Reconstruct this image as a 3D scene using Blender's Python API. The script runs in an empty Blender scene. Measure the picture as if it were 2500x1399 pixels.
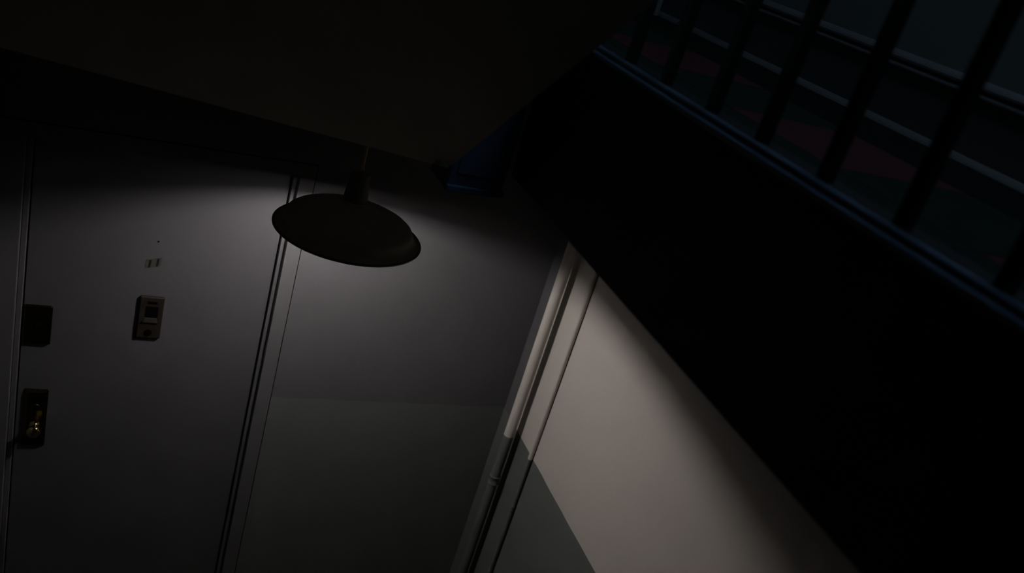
import bpy, bmesh, math
from mathutils import Matrix, Vector

S = bpy.context.scene
C = S.collection

# ------------------------------------------------------------------ camera
EYE = 3.31                                  # eye height above the lower landing floor
RIGHT = Vector((0.90359166, -0.3270886, 0.27664988))
DOWN = Vector((0.09738803, -0.47203489, -0.87618413))
FWD = Vector((0.41717824, 0.81865506, -0.39467227))
cam = bpy.data.cameras.new('camera')
cam.sensor_width = 36.0
cam.sensor_fit = 'HORIZONTAL'
cam.lens = 31.514
cam.clip_start = 0.02
cam.dof.use_dof = True
cam.dof.focus_distance = 2.95
cam.dof.aperture_fstop = 2.6
camo = bpy.data.objects.new('camera', cam)
C.objects.link(camo)
m = Matrix((RIGHT, -DOWN, -FWD)).transposed().to_4x4()
m.translation = Vector((0, 0, EYE))
camo.matrix_world = m
S.camera = camo

# ------------------------------------------------------------------ sky, exposure
w = bpy.data.worlds.new('dusk_sky')
S.world = w
w.use_nodes = True
bg = w.node_tree.nodes['Background']
bg.inputs['Color'].default_value = (0.42, 0.61, 0.82, 1)
bg.inputs['Strength'].default_value = 4.8
S.view_settings.view_transform = 'Standard'
S.view_settings.look = 'None'
S.view_settings.gamma = 1.0
S.view_settings.exposure = 0.0
S.view_settings.use_curve_mapping = False
S.cycles.max_bounces = 7
S.cycles.diffuse_bounces = 5
BULB = 640.0                               # emission of the pendant's bulb

# ------------------------------------------------------------------ materials
def mat(name, col, rough=0.5, metal=0.0, spec=0.5, bump=0.0, bscale=60.0, var=0.0, vscale=6.0):
    m = bpy.data.materials.new(name); m.use_nodes = True
    nt = m.node_tree; b = nt.nodes['Principled BSDF']
    b.inputs['Base Color'].default_value = (*col, 1)
    b.inputs['Roughness'].default_value = rough
    b.inputs['Metallic'].default_value = metal
    b.inputs['Specular IOR Level'].default_value = spec
    tc = nt.nodes.new('ShaderNodeTexCoord')
    if var:
        n = nt.nodes.new('ShaderNodeTexNoise'); n.inputs['Scale'].default_value = vscale
        n.inputs['Detail'].default_value = 5
        nt.links.new(tc.outputs['Object'], n.inputs['Vector'])
        r = nt.nodes.new('ShaderNodeMix'); r.data_type = 'RGBA'
        r.inputs['A'].default_value = (*[c * (1 - var) for c in col], 1)
        r.inputs['B'].default_value = (*[min(1, c * (1 + var)) for c in col], 1)
        nt.links.new(n.outputs['Fac'], r.inputs['Factor'])
        nt.links.new(r.outputs['Result'], b.inputs['Base Color'])
    if bump:
        n = nt.nodes.new('ShaderNodeTexNoise'); n.inputs['Scale'].default_value = bscale
        n.inputs['Detail'].default_value = 4
        nt.links.new(tc.outputs['Object'], n.inputs['Vector'])
        bp = nt.nodes.new('ShaderNodeBump'); bp.inputs['Strength'].default_value = bump
        bp.inputs['Distance'].default_value = 0.004
        nt.links.new(n.outputs['Fac'], bp.inputs['Height'])
        nt.links.new(bp.outputs['Normal'], b.inputs['Normal'])
    return m

GREEN = (0.103, 0.112, 0.103)
MAUVE = (0.084, 0.0815, 0.085)
CREAM = (0.475, 0.442, 0.402)
DADO = 1.135                               # height of the painted dado on each storey
FLOOR2 = 3.032                             # upper hall floor

def wall_paint(name, upper, strip=None):
    """Two-tone wall paint: green-grey dado on both storeys, lighter paint above; strip = (y, colour) beyond y."""
    m = mat(name, upper, 0.6, spec=0.22, bump=0.12, bscale=38)
    nt = m.node_tree; b = nt.nodes['Principled BSDF']
    g = nt.nodes.new('ShaderNodeNewGeometry'); s = nt.nodes.new('ShaderNodeSeparateXYZ')
    nt.links.new(g.outputs['Position'], s.inputs[0])
    nz = nt.nodes.new('ShaderNodeTexNoise'); nz.inputs['Scale'].default_value = 9
    nt.links.new(g.outputs['Position'], nz.inputs['Vector'])
    def math_(op, a, bb):
        n = nt.nodes.new('ShaderNodeMath'); n.operation = op
        for i, v in enumerate((a, bb)):
            if isinstance(v, (int, float)): n.inputs[i].default_value = v
            else: nt.links.new(v, n.inputs[i])
        return n.outputs[0]
    jit = math_('MULTIPLY', math_('SUBTRACT', nz.outputs['Fac'], 0.5), 0.008)
    z = math_('ADD', s.outputs['Z'], jit)
    low = math_('LESS_THAN', z, DADO)
    hi = math_('MULTIPLY', math_('GREATER_THAN', z, FLOOR2 - 0.1), math_('LESS_THAN', z, FLOOR2 + DADO))
    f = math_('ADD', low, hi)
    last = None
    if strip:
        mx = nt.nodes.new('ShaderNodeMix'); mx.data_type = 'RGBA'
        nt.links.new(math_('GREATER_THAN', math_('ADD', s.outputs['Y'], jit), strip[0]), mx.inputs['Factor'])
        mx.inputs['A'].default_value = (*upper, 1); mx.inputs['B'].default_value = (*strip[1], 1)
        last = mx.outputs['Result']
    mx = nt.nodes.new('ShaderNodeMix'); mx.data_type = 'RGBA'
    nt.links.new(f, mx.inputs['Factor'])
    if last: nt.links.new(last, mx.inputs['A'])
    else: mx.inputs['A'].default_value = (*upper, 1)
    mx.inputs['B'].default_value = (*GREEN, 1)
    nt.links.new(mx.outputs['Result'], b.inputs['Base Color'])
    return m

M = dict(
    wall_door=wall_paint('mauve_wall_paint', MAUVE),
    wall_right=wall_paint('cream_wall_paint', CREAM, (3.07, MAUVE)),
    pipe=wall_paint('pipe_paint', CREAM),
    plaster=mat('soffit_plaster', (0.46, 0.42, 0.33), 0.8, bump=0.2, bscale=30),
    door=mat('door_enamel', (0.076, 0.0735, 0.078), 0.55, spec=0.22, bump=0.06, bscale=45),
    casing=mat('casing_enamel', (0.092, 0.089, 0.092), 0.55, spec=0.22, bump=0.05, bscale=40),
    shade=mat('dark_enamel', (0.42, 0.405, 0.38), 0.5, bump=0.03, bscale=90),
    lining=mat('white_enamel', (0.72, 0.72, 0.72), 0.4),
    rod=mat('dull_brass', (0.45, 0.37, 0.22), 0.6),
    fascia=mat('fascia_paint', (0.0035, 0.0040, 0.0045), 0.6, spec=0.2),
    newel=mat('newel_paint', (0.050, 0.080, 0.135), 0.35),
    blue=mat('blue_highlight_paint', (0.070, 0.098, 0.145), 0.25, bump=0.08, bscale=25),  # bead colour lightened to carry the highlights along the rail
    navy=mat('navy_gloss_paint', (0.010, 0.020, 0.048), 0.28, bump=0.08, bscale=25),
    black=mat('black_gloss_paint', (0.006, 0.008, 0.009), 0.35, bump=0.05, bscale=40),
    bronze=mat('dark_bronze', (0.085, 0.070, 0.040), 0.28, metal=1.0, var=0.25, vscale=40),
    bronze2=mat('brown_bronze', (0.014, 0.0105, 0.008), 0.5, metal=0.0, spec=0.25, var=0.25, vscale=40),
    brass=mat('polished_brass', (0.42, 0.33, 0.16), 0.12, metal=1.0),
    hole=mat('black_glass', (0.002, 0.002, 0.002), 0.3, spec=0.05),
    label=mat('beige_label', (0.043, 0.041, 0.031), 0.6, var=0.12, vscale=60),
    ink=mat('black_ink', (0.003, 0.003, 0.003), 0.6),
    base=mat('baseboard_paint', (0.052, 0.052, 0.054), 0.4, bump=0.08, bscale=20),
    red=mat('oxblood_tile', (0.032, 0.012, 0.013), 0.9, spec=0.02, var=0.15, vscale=14),
    green=mat('dark_green_tile', (0.008, 0.012, 0.009), 0.9, spec=0.02, var=0.2, vscale=14),
    border=mat('black_tile', (0.005, 0.006, 0.005), 0.9, spec=0.02, var=0.2, vscale=14),
    concrete=mat('landing_floor', (0.02, 0.018, 0.015), 0.7, var=0.2, bump=0.1),
    slate=mat('slate_tread', (0.03, 0.03, 0.03), 0.6, var=0.2),
    roof=mat('roof_plaster', (0.10, 0.10, 0.10), 0.8),
)
bm_ = bpy.data.materials.new('lit_bulb'); bm_.use_nodes = True
nt = bm_.node_tree; nt.nodes.clear()
em = nt.nodes.new('ShaderNodeEmission'); out = nt.nodes.new('ShaderNodeOutputMaterial')
em.inputs['Color'].default_value = (1.0, 0.955, 0.93, 1); em.inputs['Strength'].default_value = BULB
nt.links.new(em.outputs[0], out.inputs[0])
M['bulb'] = bm_
M['cap'] = mat('cap_enamel', (0.15, 0.14, 0.13), 0.5)
M['rim'] = mat('rim_enamel', (0.10, 0.09, 0.085), 0.35)

# ------------------------------------------------------------------ mesh helpers
def box(bm, x0, x1, y0, y1, z0, z1, mi=0):
    vs = [bm.verts.new((x, y, z)) for z in (z0, z1) for y in (y0, y1) for x in (x0, x1)]
    for q in ((0, 2, 3, 1), (4, 5, 7, 6), (0, 1, 5, 4), (2, 6, 7, 3), (0, 4, 6, 2), (1, 3, 7, 5)):
        bm.faces.new([vs[i] for i in q]).material_index = mi

def prism(bm, poly, axis, a, b):
    """Extrude a 2-D polygon along an axis from a to b."""
    def P(u, v, t):
        return {'x': (t, u, v), 'y': (u, t, v), 'z': (u, v, t)}[axis]
    A = [bm.verts.new(P(u, v, a)) for u, v in poly]
    B = [bm.verts.new(P(u, v, b)) for u, v in poly]
    bm.faces.new(A); bm.faces.new(B[::-1])
    n = len(poly)
    for i in range(n):
        bm.faces.new((A[i], A[(i + 1) % n], B[(i + 1) % n], B[i]))

def lathe(bm, prof, c=(0, 0, 0), axis='z', seg=48, mi=0, close=False):
    rings = []
    for r, h in prof:
        ring = []
        for k in range(seg):
            t = 2 * math.pi * k / seg
            a, b = r * math.cos(t), r * math.sin(t)
            p = {'z': (a, b, h), 'y': (a, h, b), 'x': (h, a, b)}[axis]
            ring.append(bm.verts.new((c[0] + p[0], c[1] + p[1], c[2] + p[2])))
        rings.append(ring)
    n = len(rings)
    for i in range(n if close else n - 1):
        A, B = rings[i], rings[(i + 1) % n]
        for k in range(seg):
            bm.faces.new((A[k], A[(k + 1) % seg], B[(k + 1) % seg], B[k])).material_index = mi
    if not close:
        for ring in (rings[0], rings[-1]):
            if prof[0 if ring is rings[0] else -1][0] > 1e-5:
                try: bm.faces.new(ring).material_index = mi
                except ValueError: pass

def obj(name, bm, mats, parent=None, smooth=False, bevel=0.0, seg=2, loc=None):
    bmesh.ops.remove_doubles(bm, verts=bm.verts, dist=1e-6)
    bmesh.ops.recalc_face_normals(bm, faces=bm.faces)
    me = bpy.data.meshes.new(name); bm.to_mesh(me); bm.free()
    for k in (mats if isinstance(mats, (list, tuple)) else [mats]): me.materials.append(M[k])
    o = bpy.data.objects.new(name, me); C.objects.link(o)
    if smooth:
        for p in me.polygons: p.use_smooth = True
        try: me.set_sharp_from_angle(angle=math.radians(40))
        except Exception: pass
    if bevel:
        b = o.modifiers.new('bevel', 'BEVEL'); b.width = bevel; b.segments = seg; b.limit_method = 'ANGLE'
    if parent:
        o.parent = parent
        o.location = -Vector(parent.location)       # meshes are written in room coordinates
    return o

def struct(name, bm, mats, parent=None, **k):
    o = obj(name, bm, mats, parent, **k)
    if not parent: o['kind'] = 'structure'
    return o

def thing(name, label, cat, loc=(0, 0, 0), group=None, kind=None):
    o = bpy.data.objects.new(name, None); C.objects.link(o)
    o.location = loc; o.empty_display_size = 0.1
    if kind: o['kind'] = kind
    o['label'] = label
    if cat: o['category'] = cat
    if group: o['group'] = group
    return o

def boxobj(name, ext, mats, parent=None, **k):
    bm = bmesh.new(); box(bm, *ext); return obj(name, bm, mats, parent, **k)

# ------------------------------------------------------------------ the shell
XL, XR, YD, YB, TOP = -0.42, 1.784, 3.198, -2.2, 5.70
CEIL = 2.660

bm = bmesh.new()                                     # door wall with its opening
box(bm, XL, -0.385, YD, YD + 0.16, 0, TOP)
box(bm, 0.703, XR, YD, YD + 0.16, 0, TOP)
box(bm, -0.385, 0.703, YD, YD + 0.16, 2.184, TOP)
box(bm, -0.385, 0.703, YD + 0.16, YD + 0.20, 0, 2.25)  # unseen backing panel, added to stop sky light leaking round the door
struct('wall_back', bm, 'wall_door')
bm = bmesh.new(); box(bm, XR, XR + 0.15, YB, YD + 0.16, 0, TOP); struct('wall_right', bm, 'wall_right')
bm = bmesh.new(); box(bm, XL - 0.15, XL, YB, YD + 0.16, 0, TOP); struct('wall_left', bm, 'wall_door')
bm = bmesh.new(); box(bm, XL, XR, YB - 0.15, YB, 0, TOP); struct('wall_front', bm, 'wall_door')
bm = bmesh.new(); box(bm, XL - 0.15, XR + 0.15, YB - 0.15, YD + 0.16, -0.1, 0); struct('floor', bm, 'concrete')

# landing and hall slab: its underside is the ceiling of the lower storey
NX0, NX1, NY0, NY1 = 0.742, 0.892, 1.955, 2.105      # newel footprint
bm = bmesh.new()
prism(bm, [(XL, 2.363), (0.740, 1.968), (0.741, NY1 + 0.002), (0.930, NY1 + 0.002), (0.930, YB),
           (XR, YB), (XR, YD), (XL, YD)], 'z', CEIL, 3.020)
struct('ceiling', bm, 'plaster')

# roof with a skylight opening over the upper hall
SX0, SX1, SY0, SY1 = 0.92, 1.72, 0.1, 1.9
bm = bmesh.new()
box(bm, XL - .15, XR + .15, YB - .15, SY0, TOP, TOP + .12)
box(bm, XL - .15, XR + .15, SY1, YD + .16, TOP, TOP + .12)
box(bm, XL - .15, SX0, SY0, SY1, TOP, TOP + .12)
box(bm, SX1, XR + .15, SY0, SY1, TOP, TOP + .12)
o = struct('ceiling_upper', bm, 'roof')

# edge of the upper hall: deep fascia with a double bead and a flat curb on top
def bead(cx, cz, r, a0, a1, n=6):
    return [(cx + r * math.cos(math.radians(a0 + (a1 - a0) * i / n)), cz + r * math.sin(math.radians(a0 + (a1 - a0) * i / n))) for i in range(n + 1)]
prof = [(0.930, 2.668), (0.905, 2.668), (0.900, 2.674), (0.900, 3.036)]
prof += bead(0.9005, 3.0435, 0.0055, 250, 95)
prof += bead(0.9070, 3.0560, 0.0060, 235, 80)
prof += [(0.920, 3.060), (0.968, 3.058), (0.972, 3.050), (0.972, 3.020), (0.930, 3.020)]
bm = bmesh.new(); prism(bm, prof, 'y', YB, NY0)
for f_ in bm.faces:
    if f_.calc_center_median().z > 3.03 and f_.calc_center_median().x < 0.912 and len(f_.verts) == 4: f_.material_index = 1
o = struct('trim_1', bm, ['fascia', 'blue'], smooth=True)  # highlights painted into the bead colour, fascia and curb kept near black

# upper hall floor of square tiles
bm = bmesh.new(); box(bm, 0.972, XR, YB, YD, 3.020, 3.026)
fl = struct('floor_upper', bm, 'border')
T = 0.34
tile_mesh = {}
def tile(x0, x1, y0, y1, m):
    key = (round(x1 - x0, 3), round(y1 - y0, 3), m)
    if key not in tile_mesh:
        b = bmesh.new(); g = 0.0015
        a, c = (x1 - x0) / 2 - g, (y1 - y0) / 2 - g
        box(b, -a, a, -c, c, 0, 0.006)
        me = bpy.data.meshes.new('tile'); bmesh.ops.recalc_face_normals(b, faces=b.faces); b.to_mesh(me); b.free()
        me.materials.append(M[m]); tile_mesh[key] = me
    o = bpy.data.objects.new('tile', tile_mesh[key]); C.objects.link(o)
    o.parent = fl; o.location = ((x0 + x1) / 2, (y0 + y1) / 2, 3.026)
for k in range(-3, 6):
    y0 = 1.19 + k * T; y1 = min(y0 + T, 3.19)
    tile(0.974, 1.13, y0, y1, 'green')
    tile(1.13, 1.47, y0, y1, 'red' if k % 2 == 0 else 'green')
    tile(1.47, 1.765, y0, y1, 'border')

# moulded baseboard along the upper hall wall, notched for the thin pipe
F = FLOOR2
bprof = [(XR, F), (1.746, F), (1.746, F + .002), (1.750, F + .008), (1.757, F + .0135), (1.765, F + .017), (1.765, F + .134),
         (1.763, F + .136), (1.763, F + .140), (1.756, F + .142), (1.756, F + .146), (1.758, F + .150), (1.762, F + .154),
         (1.766, F + .1555), (1.766, F + .158), (1.757, F + .160), (1.757, F + .166), (1.762, F + .172), (1.772, F + .177), (XR, F + .180)]
for i, (a, b) in enumerate(((YB, 2.797), (2.834, YD))):
    bm = bmesh.new(); prism(bm, bprof, 'y', a, b); struct('baseboard_right', bm, 'base')

# ------------------------------------------------------------------ apartment door
door = thing('door_1', 'grey flush apartment door with brass locks in a plain steel frame', None, (0.19, YD, 0), kind='structure')
YL = 3.255                                           # face of the leaf
leaf = boxobj('door_leaf', (-0.241, 0.622, YL, YL + 0.045, 0.006, 2.108), 'door', door, bevel=0.002)
def frame_piece(name, ext_c, ext_s):
    bm = bmesh.new(); box(bm, *ext_c); box(bm, *ext_s)
    return obj(name, bm, 'casing', door, bevel=0.0025)
Y0 = YD - 0.003
frame_piece('jamb', (0.643, 0.700, Y0, 3.33, 0, 2.13), (0.626, 0.6432, 3.230, 3.33, 0, 2.112))
frame_piece('jamb', (-0.382, -0.264, Y0, 3.33, 0, 2.13), (-0.2642, -0.245, 3.230, 3.33, 0, 2.112))
frame_piece('door_head', (-0.382, 0.700, Y0, 3.33, 2.13, 2.181), (-0.2642, 0.6432, 3.230, 3.33, 2.112, 2.1302))

def yz(z): return z + EYE
# upper lock guard: flat bronze plate with a small cylinder
lk = boxobj('lock_guard', (-0.239, -0.143, YL - 0.012, YL, yz(-2.017), yz(-1.850)), 'bronze', door, bevel=0.007, seg=3)
bm = bmesh.new(); lathe(bm, [(0.0005, -0.0012), (0.008, -0.0012), (0.009, -0.0005), (0.009, 0.004)], (-0.188, YL - 0.0125, yz(-1.932)), 'y', 24)
obj('keyhole', bm, 'bronze', lk, smooth=True)
for o_ in (lk.children[0],): o_.location = (0, 0, 0)
# mortise lock plate with bevelled rim, cylinder and brass knob
bm = bmesh.new()
px0, px1, pz0, pz1 = -0.216, -0.134, yz(-2.492), yz(-2.224)
yA, yB_, bvl = YL, YL - 0.013, 0.012
vs = []
for (x0, x1, z0, z1, y) in ((px0, px1, pz0, pz1, yA), (px0, px1, pz0, pz1, YL - 0.003), (px0 + bvl, px1 - bvl, pz0 + bvl, pz1 - bvl, yB_)):
    vs.append([bm.verts.new(p) for p in ((x0, y, z0), (x1, y, z0), (x1, y, z1), (x0, y, z1))])
for a, b in ((0, 1), (1, 2)):
    for i in range(4): bm.faces.new((vs[a][i], vs[a][(i + 1) % 4], vs[b][(i + 1) % 4], vs[b][i]))
bm.faces.new(vs[0]); bm.faces.new(vs[2])
mp = obj('lock_plate', bm, 'bronze', door, bevel=0.0015)
def sub(name, bm, mats, parent, **k):
    o = obj(name, bm, mats, None, **k); o.parent = parent; return o
bm = bmesh.new()
lathe(bm, [(0.017, 0.0), (0.017, -0.006), (0.015, -0.008), (0.012, -0.0065), (0.0005, -0.006)], (-0.175, yB_, yz(-2.300)), 'y', 32)
sub('lock_cylinder', bm, 'bronze', mp, smooth=True)
bm = bmesh.new()
kx, kz = -0.172, yz(-2.385)
lathe(bm, [(0.020, 0.0), (0.020, -0.004), (0.013, -0.009), (0.009, -0.016), (0.009, -0.026), (0.013, -0.031), (0.021, -0.036),
           (0.0255, -0.044), (0.026, -0.050), (0.0235, -0.057), (0.016, -0.062), (0.0005, -0.063)], (kx, yB_, kz), 'y', 40)
sub('door_knob', bm, 'brass', mp, smooth=True)
for z in (pz1 - 0.022, pz0 + 0.022):
    bm = bmesh.new(); lathe(bm, [(0.004, 0.0), (0.0035, -0.0015), (0.0005, -0.0018)], (-0.158, yB_, z), 'y', 16)
    sub('screw', bm, 'hole', mp, smooth=True)
# viewer with chime button
x0, x1, z0, z1 = 0.150, 0.238, yz(-1.956), yz(-1.772)
vw = boxobj('door_viewer', (x0, x1, YL - 0.014, YL, z0, z1), 'bronze2', door, bevel=0.005, seg=3)
bm = bmesh.new(); box(bm, 0.174, 0.219, YL - 0.0152, YL - 0.013, yz(-1.859), yz(-1.814)); sub('viewing_window', bm, 'hole', vw)
bm = bmesh.new(); box(bm, 0.180, 0.213, YL - 0.0165, YL - 0.0135, yz(-1.799), yz(-1.790)); sub('name_slot', bm, 'bronze', vw, bevel=0.001)
bm = bmesh.new()                                     # wedge: flush at the top, standing out at the bottom
ft = [bm.verts.new(p) for p in ((0.173, YL - 0.0145, yz(-1.864)), (0.218, YL - 0.0145, yz(-1.864)), (0.223, YL - 0.021, yz(-1.882)), (0.166, YL - 0.021, yz(-1.882)))]
bk = [bm.verts.new((v.co.x, YL - 0.0132, v.co.z - (0.005 if k > 1 else 0))) for k, v in enumerate(ft)]
bm.faces.new(ft); bm.faces.new(bk)
for k in range(4): bm.faces.new((ft[k], ft[(k + 1) % 4], bk[(k + 1) % 4], bk[k]))
sub('knocker', bm, 'bronze2', vw, bevel=0.002)
bm = bmesh.new(); lathe(bm, [(0.0135, 0.0), (0.013, -0.003), (0.011, -0.004), (0.0005, -0.0035)], (0.193, YL - 0.014, yz(-1.930)), 'y', 28)
sub('chime_button', bm, 'hole', vw, smooth=True)
# crooked number plate with two black strokes
q = [(0.153, yz(-1.656)), (0.207, yz(-1.642)), (0.208, yz(-1.606)), (0.154, yz(-1.622))]
bm = bmesh.new(); prism(bm, q, 'y', YL - 0.0012, YL - 0.0001)
nl = obj('number_plate', bm, 'label', door)
for t0, t1 in ((0.185, 0.325), (0.685, 0.825)):
    lo = [(q[0][0] + (q[1][0] - q[0][0]) * t, q[0][1] + (q[1][1] - q[0][1]) * t) for t in (t0, t1)]
    hi = [(q[3][0] + (q[2][0] - q[3][0]) * t, q[3][1] + (q[2][1] - q[3][1]) * t) for t in (t0 + .03, t1 + .03)]
    def mixp(a, b, f): return (a[0] + (b[0] - a[0]) * f, a[1] + (b[1] - a[1]) * f)
    pl = [mixp(lo[0], hi[0], 0), mixp(lo[1], hi[1], 0), mixp(lo[1], hi[1], .93), mixp(lo[0], hi[0], .93)]
    bm = bmesh.new(); prism(bm, pl, 'y', YL - 0.0020, YL - 0.0011); sub('numeral_one', bm, 'ink', nl)
bm = bmesh.new(); lathe(bm, [(0.0032, 0.0), (0.003, -0.0015), (0.0005, -0.002)], (0.188, YL, yz(-1.541)), 'y', 16)
obj('screw', bm, 'hole', door, smooth=True)

# ------------------------------------------------------------------ pendant lamp
LX, LY, RIM = 0.737, 2.720, 2.136
lamp = thing('pendant_lamp', 'wide black enamel warehouse pendant lamp hanging lit before the apartment door', 'lamp', (LX, LY, CEIL))
KS = 1.049
outer = [(r * KS, h * KS) for r, h in [(0.235, 0), (0.227, .004), (0.2175, .0095), (0.210, .017), (0.2055, .026), (0.2035, .0325), (0.199, .040), (0.189, .0475), (0.170, .0565), (0.148, .0645), (0.102, .081), (0.062, .094), (0.046, .103), (0.040, .112)]]
inner = [(r - .0022, h - .0022) for r, h in outer]
bm = bmesh.new()
lathe(bm, [(r, RIM + h) for r, h in outer], (LX, LY, 0), seg=96)
for f_ in [f for f in bm.faces if len(f.verts) > 10]: bm.faces.remove(f_)
obj('shade', bm, 'shade', lamp, smooth=True)
bm = bmesh.new()
lathe(bm, [(r, RIM + h) for r, h in inner], (LX, LY, 0), seg=96)
for f_ in [f for f in bm.faces if len(f.verts) > 10 and f.calc_center_median().z < RIM + .05]: bm.faces.remove(f_)
obj('shade_lining', bm, 'lining', lamp, smooth=True)
bm = bmesh.new()                                     # rolled rim
lathe(bm, [(0.2345 * KS + .0042 * math.cos(t), RIM - .001 + .0042 * math.sin(t)) for t in [2 * math.pi * i / 12 for i in range(12)]], (LX, LY, 0), seg=96, close=True)
obj('rolled_rim', bm, 'rim', lamp, smooth=True)
bm = bmesh.new()
lathe(bm, [(0.041, RIM + .106), (0.0395, RIM + .135), (0.036, RIM + .170), (0.032, RIM + .205), (0.029, RIM + .212), (0.012, RIM + .216)], (LX, LY, 0), seg=40)
obj('socket_cap', bm, 'cap', lamp, smooth=True)
bm = bmesh.new()
lathe(bm, [(0.0085, RIM + .2145), (0.0085, RIM + .232), (0.0065, RIM + .234)], (LX, LY, 0), seg=6)
obj('lock_nut', bm, 'rod', lamp)
bm = bmesh.new(); lathe(bm, [(0.0052, RIM + .2145), (0.0052, CEIL - .004)], (LX, LY, 0), seg=16)
obj('rod', bm, 'rod', lamp, smooth=True)
bm = bmesh.new(); lathe(bm, [(0.055, CEIL), (0.055, CEIL - .006), (0.030, CEIL - .020), (0.008, CEIL - .026)], (LX, LY, 0), seg=32)
obj('ceiling_rose', bm, 'rod', lamp, smooth=True)
bm = bmesh.new()                                     # bulb sits askew in its socket
BR = 0.026
lathe(bm, [(0.0004, -BR), (BR * .4, -BR * .917), (BR * .7, -BR * .714), (BR * .93, -BR * .367), (BR, 0), (BR * .93, BR * .367), (BR * .74, BR * .73), (0.013, BR * 1.1), (0.0105, .034)], seg=24)
bc = Vector((LX - 0.030, LY + 0.056, RIM + 0.0655)); sock = Vector((LX, LY, RIM + 0.122))
rot = (sock - bc).to_track_quat('Z', 'Y').to_matrix().to_4x4(); rot.translation = bc
bmesh.ops.transform(bm, matrix=rot, verts=bm.verts)
obj('bulb', bm, 'bulb', lamp, smooth=True)

# ------------------------------------------------------------------ riser pipes on the right wall
def pipe(name, label, x, y, r, cz0, cz1, n):
    p = thing(name, label, 'pipe', (x, y, 0), group=None)
    for a, b in ((0, CEIL - 0.0), (FLOOR2, TOP)):
        bm = bmesh.new(); lathe(bm, [(r, a), (r, b)], (x, y, 0), seg=n); obj('riser', bm, 'pipe', p, smooth=True)
    bm = bmesh.new()
    e = r * 0.14
    lathe(bm, [(r, cz0 - .002), (r + e, cz0), (r + e, cz0 + .006), (r + e * .6, cz0 + .008), (r + e * .6, cz1 - .008), (r + e, cz1 - .006), (r + e, cz1), (r, cz1 + .002)], (x, y, 0), seg=n)
    obj('coupling', bm, 'pipe', p, smooth=True)
    return p
pipe('heating_riser', 'thicker painted steel riser pipe in the wall corner, standing off the cream wall', 1.7295, 2.9815, 0.0238, yz(-2.443), yz(-2.400), 32)
pipe('water_riser', 'thin painted pipe lying flat against the cream wall', 1.7725, 2.8155, 0.0107, yz(-2.466), yz(-2.436), 24)

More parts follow.
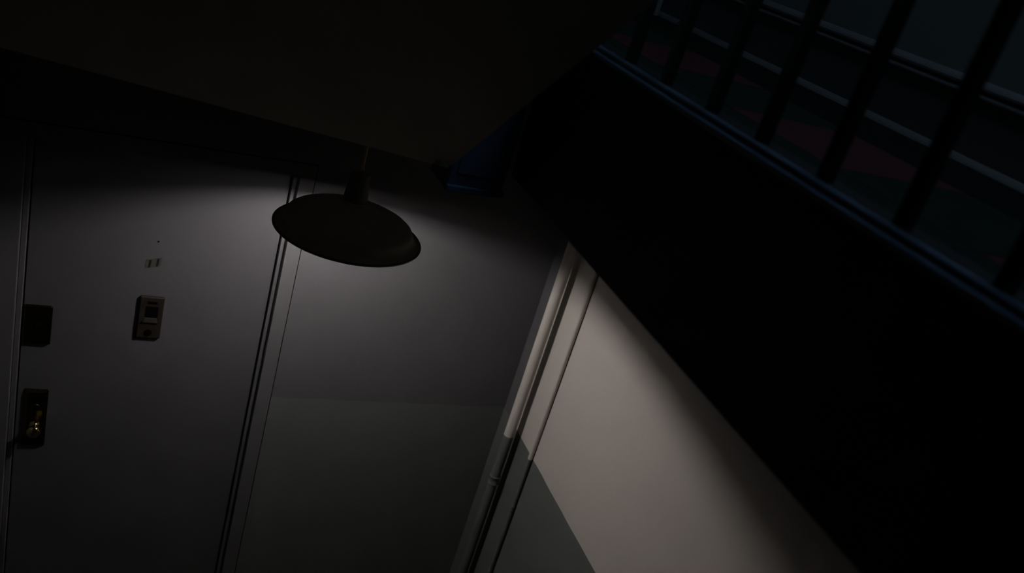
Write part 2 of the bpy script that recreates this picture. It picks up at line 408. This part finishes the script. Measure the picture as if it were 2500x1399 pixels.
# ------------------------------------------------------------------ stair flights
def soffit_z(x, y): return CEIL + 0.8 * (1.968 + (0.740 - x) * 0.3404 - y)
YT = -1.35
def flight(dz, label):
    t = thing('stair_flight', label, 'stairs', (0.2, 2.0, dz + (CEIL if dz == 0 else 0)))
    xl, xr = XL + 0.002, 0.702
    bm = bmesh.new()
    pts = [(xl, 1.968 + (0.740 - xl) * 0.3404), (xr, 1.968 + (0.740 - xr) * 0.3404), (xr, YT), (xl, YT)]
    lo = [bm.verts.new((x, y, soffit_z(x, y) + dz)) for x, y in pts]
    hi = [bm.verts.new((x, y, soffit_z(x, y) + dz + 0.02)) for x, y in pts]
    bm.faces.new(lo); bm.faces.new(hi[::-1])
    for i in range(4): bm.faces.new((lo[i], lo[(i + 1) % 4], hi[(i + 1) % 4], hi[i]))
    if dz == 0: obj('soffit', bm, 'plaster', t)
    else: bm.free()
    bm = bmesh.new()
    zs = lambda x, y: soffit_z(x, y) + dz
    a_ = 1.953
    def side(x):
        lowp = [(a_, zs(x, a_))] if dz == 0 else [((zs(x, 0)) / 0.8, 0.0), (a_, 0.0)]
        return [bm.verts.new((x, y, z)) for y, z in lowp + [(a_, zs(0.74, a_) + 0.40), (YT, zs(0.74, YT) + 0.40), (YT, zs(x, YT))]]
    A_, B_ = side(0.702), side(0.740)
    bm.faces.new(A_); bm.faces.new(B_)
    for k in range(len(A_)): bm.faces.new((A_[k], A_[(k + 1) % len(A_)], B_[(k + 1) % len(A_)], B_[k]))
    obj('stringer', bm, 'plaster', t)
    for i in range(14):
        y1 = 1.75 - i * 0.2375; top = dz + 3.032 + 0.19 * (i + 1)
        bm = bmesh.new(); box(bm, xl, xr, y1 - 0.262, y1, top - 0.035, top); obj('tread', bm, 'slate', t)
        bm = bmesh.new(); box(bm, xl, xr, y1 - 0.025, y1 - 0.010, top - 0.19, top - 0.035); obj('riser_board', bm, 'navy', t)
    return t
flight(0, 'underside of the stair flight climbing overhead, bare plaster with a plain edge')
LOWER = flight(-FLOOR2, 'lower stair flight rising from the landing before the apartment door')

# ------------------------------------------------------------------ railing of the upper hall
rail = thing('stair_railing', 'dark painted iron railing with square balusters along the upper hall edge', 'railing', (0.93, 1.0, 3.06))
RX = 0.925
ys = [0.006, 0.166, 0.326, 0.486, 0.646, 0.815, 0.977, 1.138, 1.292, 1.461, 1.612, 1.772]
bb = bmesh.new(); box(bb, -0.0095, 0.0095, -0.0095, 0.0095, 3.0585 - 3.06, 3.95 - 3.06)
bme = bpy.data.meshes.new('baluster'); bmesh.ops.recalc_face_normals(bb, faces=bb.faces); bb.to_mesh(bme); bb.free(); bme.materials.append(M['black'])
for y in ys:
    o = bpy.data.objects.new('baluster', bme); C.objects.link(o); o.parent = rail
    o.location = (RX - 0.93, y - 1.0, 0)
bm = bmesh.new()
prism(bm, [(RX - .03, 3.95), (RX + .03, 3.95), (RX + .034, 3.975), (RX + .022, 3.998), (RX, 4.004), (RX - .022, 3.998), (RX - .034, 3.975)], 'y', -0.05, NY0)
obj('handrail', bm, 'black', rail, smooth=True)
bm = bmesh.new()
box(bm, NX0, NX1, NY0, NY1, yz(-0.700), 4.15)
np_ = obj('newel_post', bm, 'newel', rail, bevel=0.008, seg=3)
bm = bmesh.new(); box(bm, NX0 + .018, NX1 - .018, NY0 - .004, NY0 + .002, yz(-0.655), 3.9); sub('panel', bm, 'newel', np_, bevel=0.003)
bm = bmesh.new(); box(bm, NX0 - .0015, NX1 + .004, NY0 - .006, NY1 - .01, yz(-0.704), yz(-0.685)); sub('foot_moulding', bm, 'newel', np_, bevel=0.004)
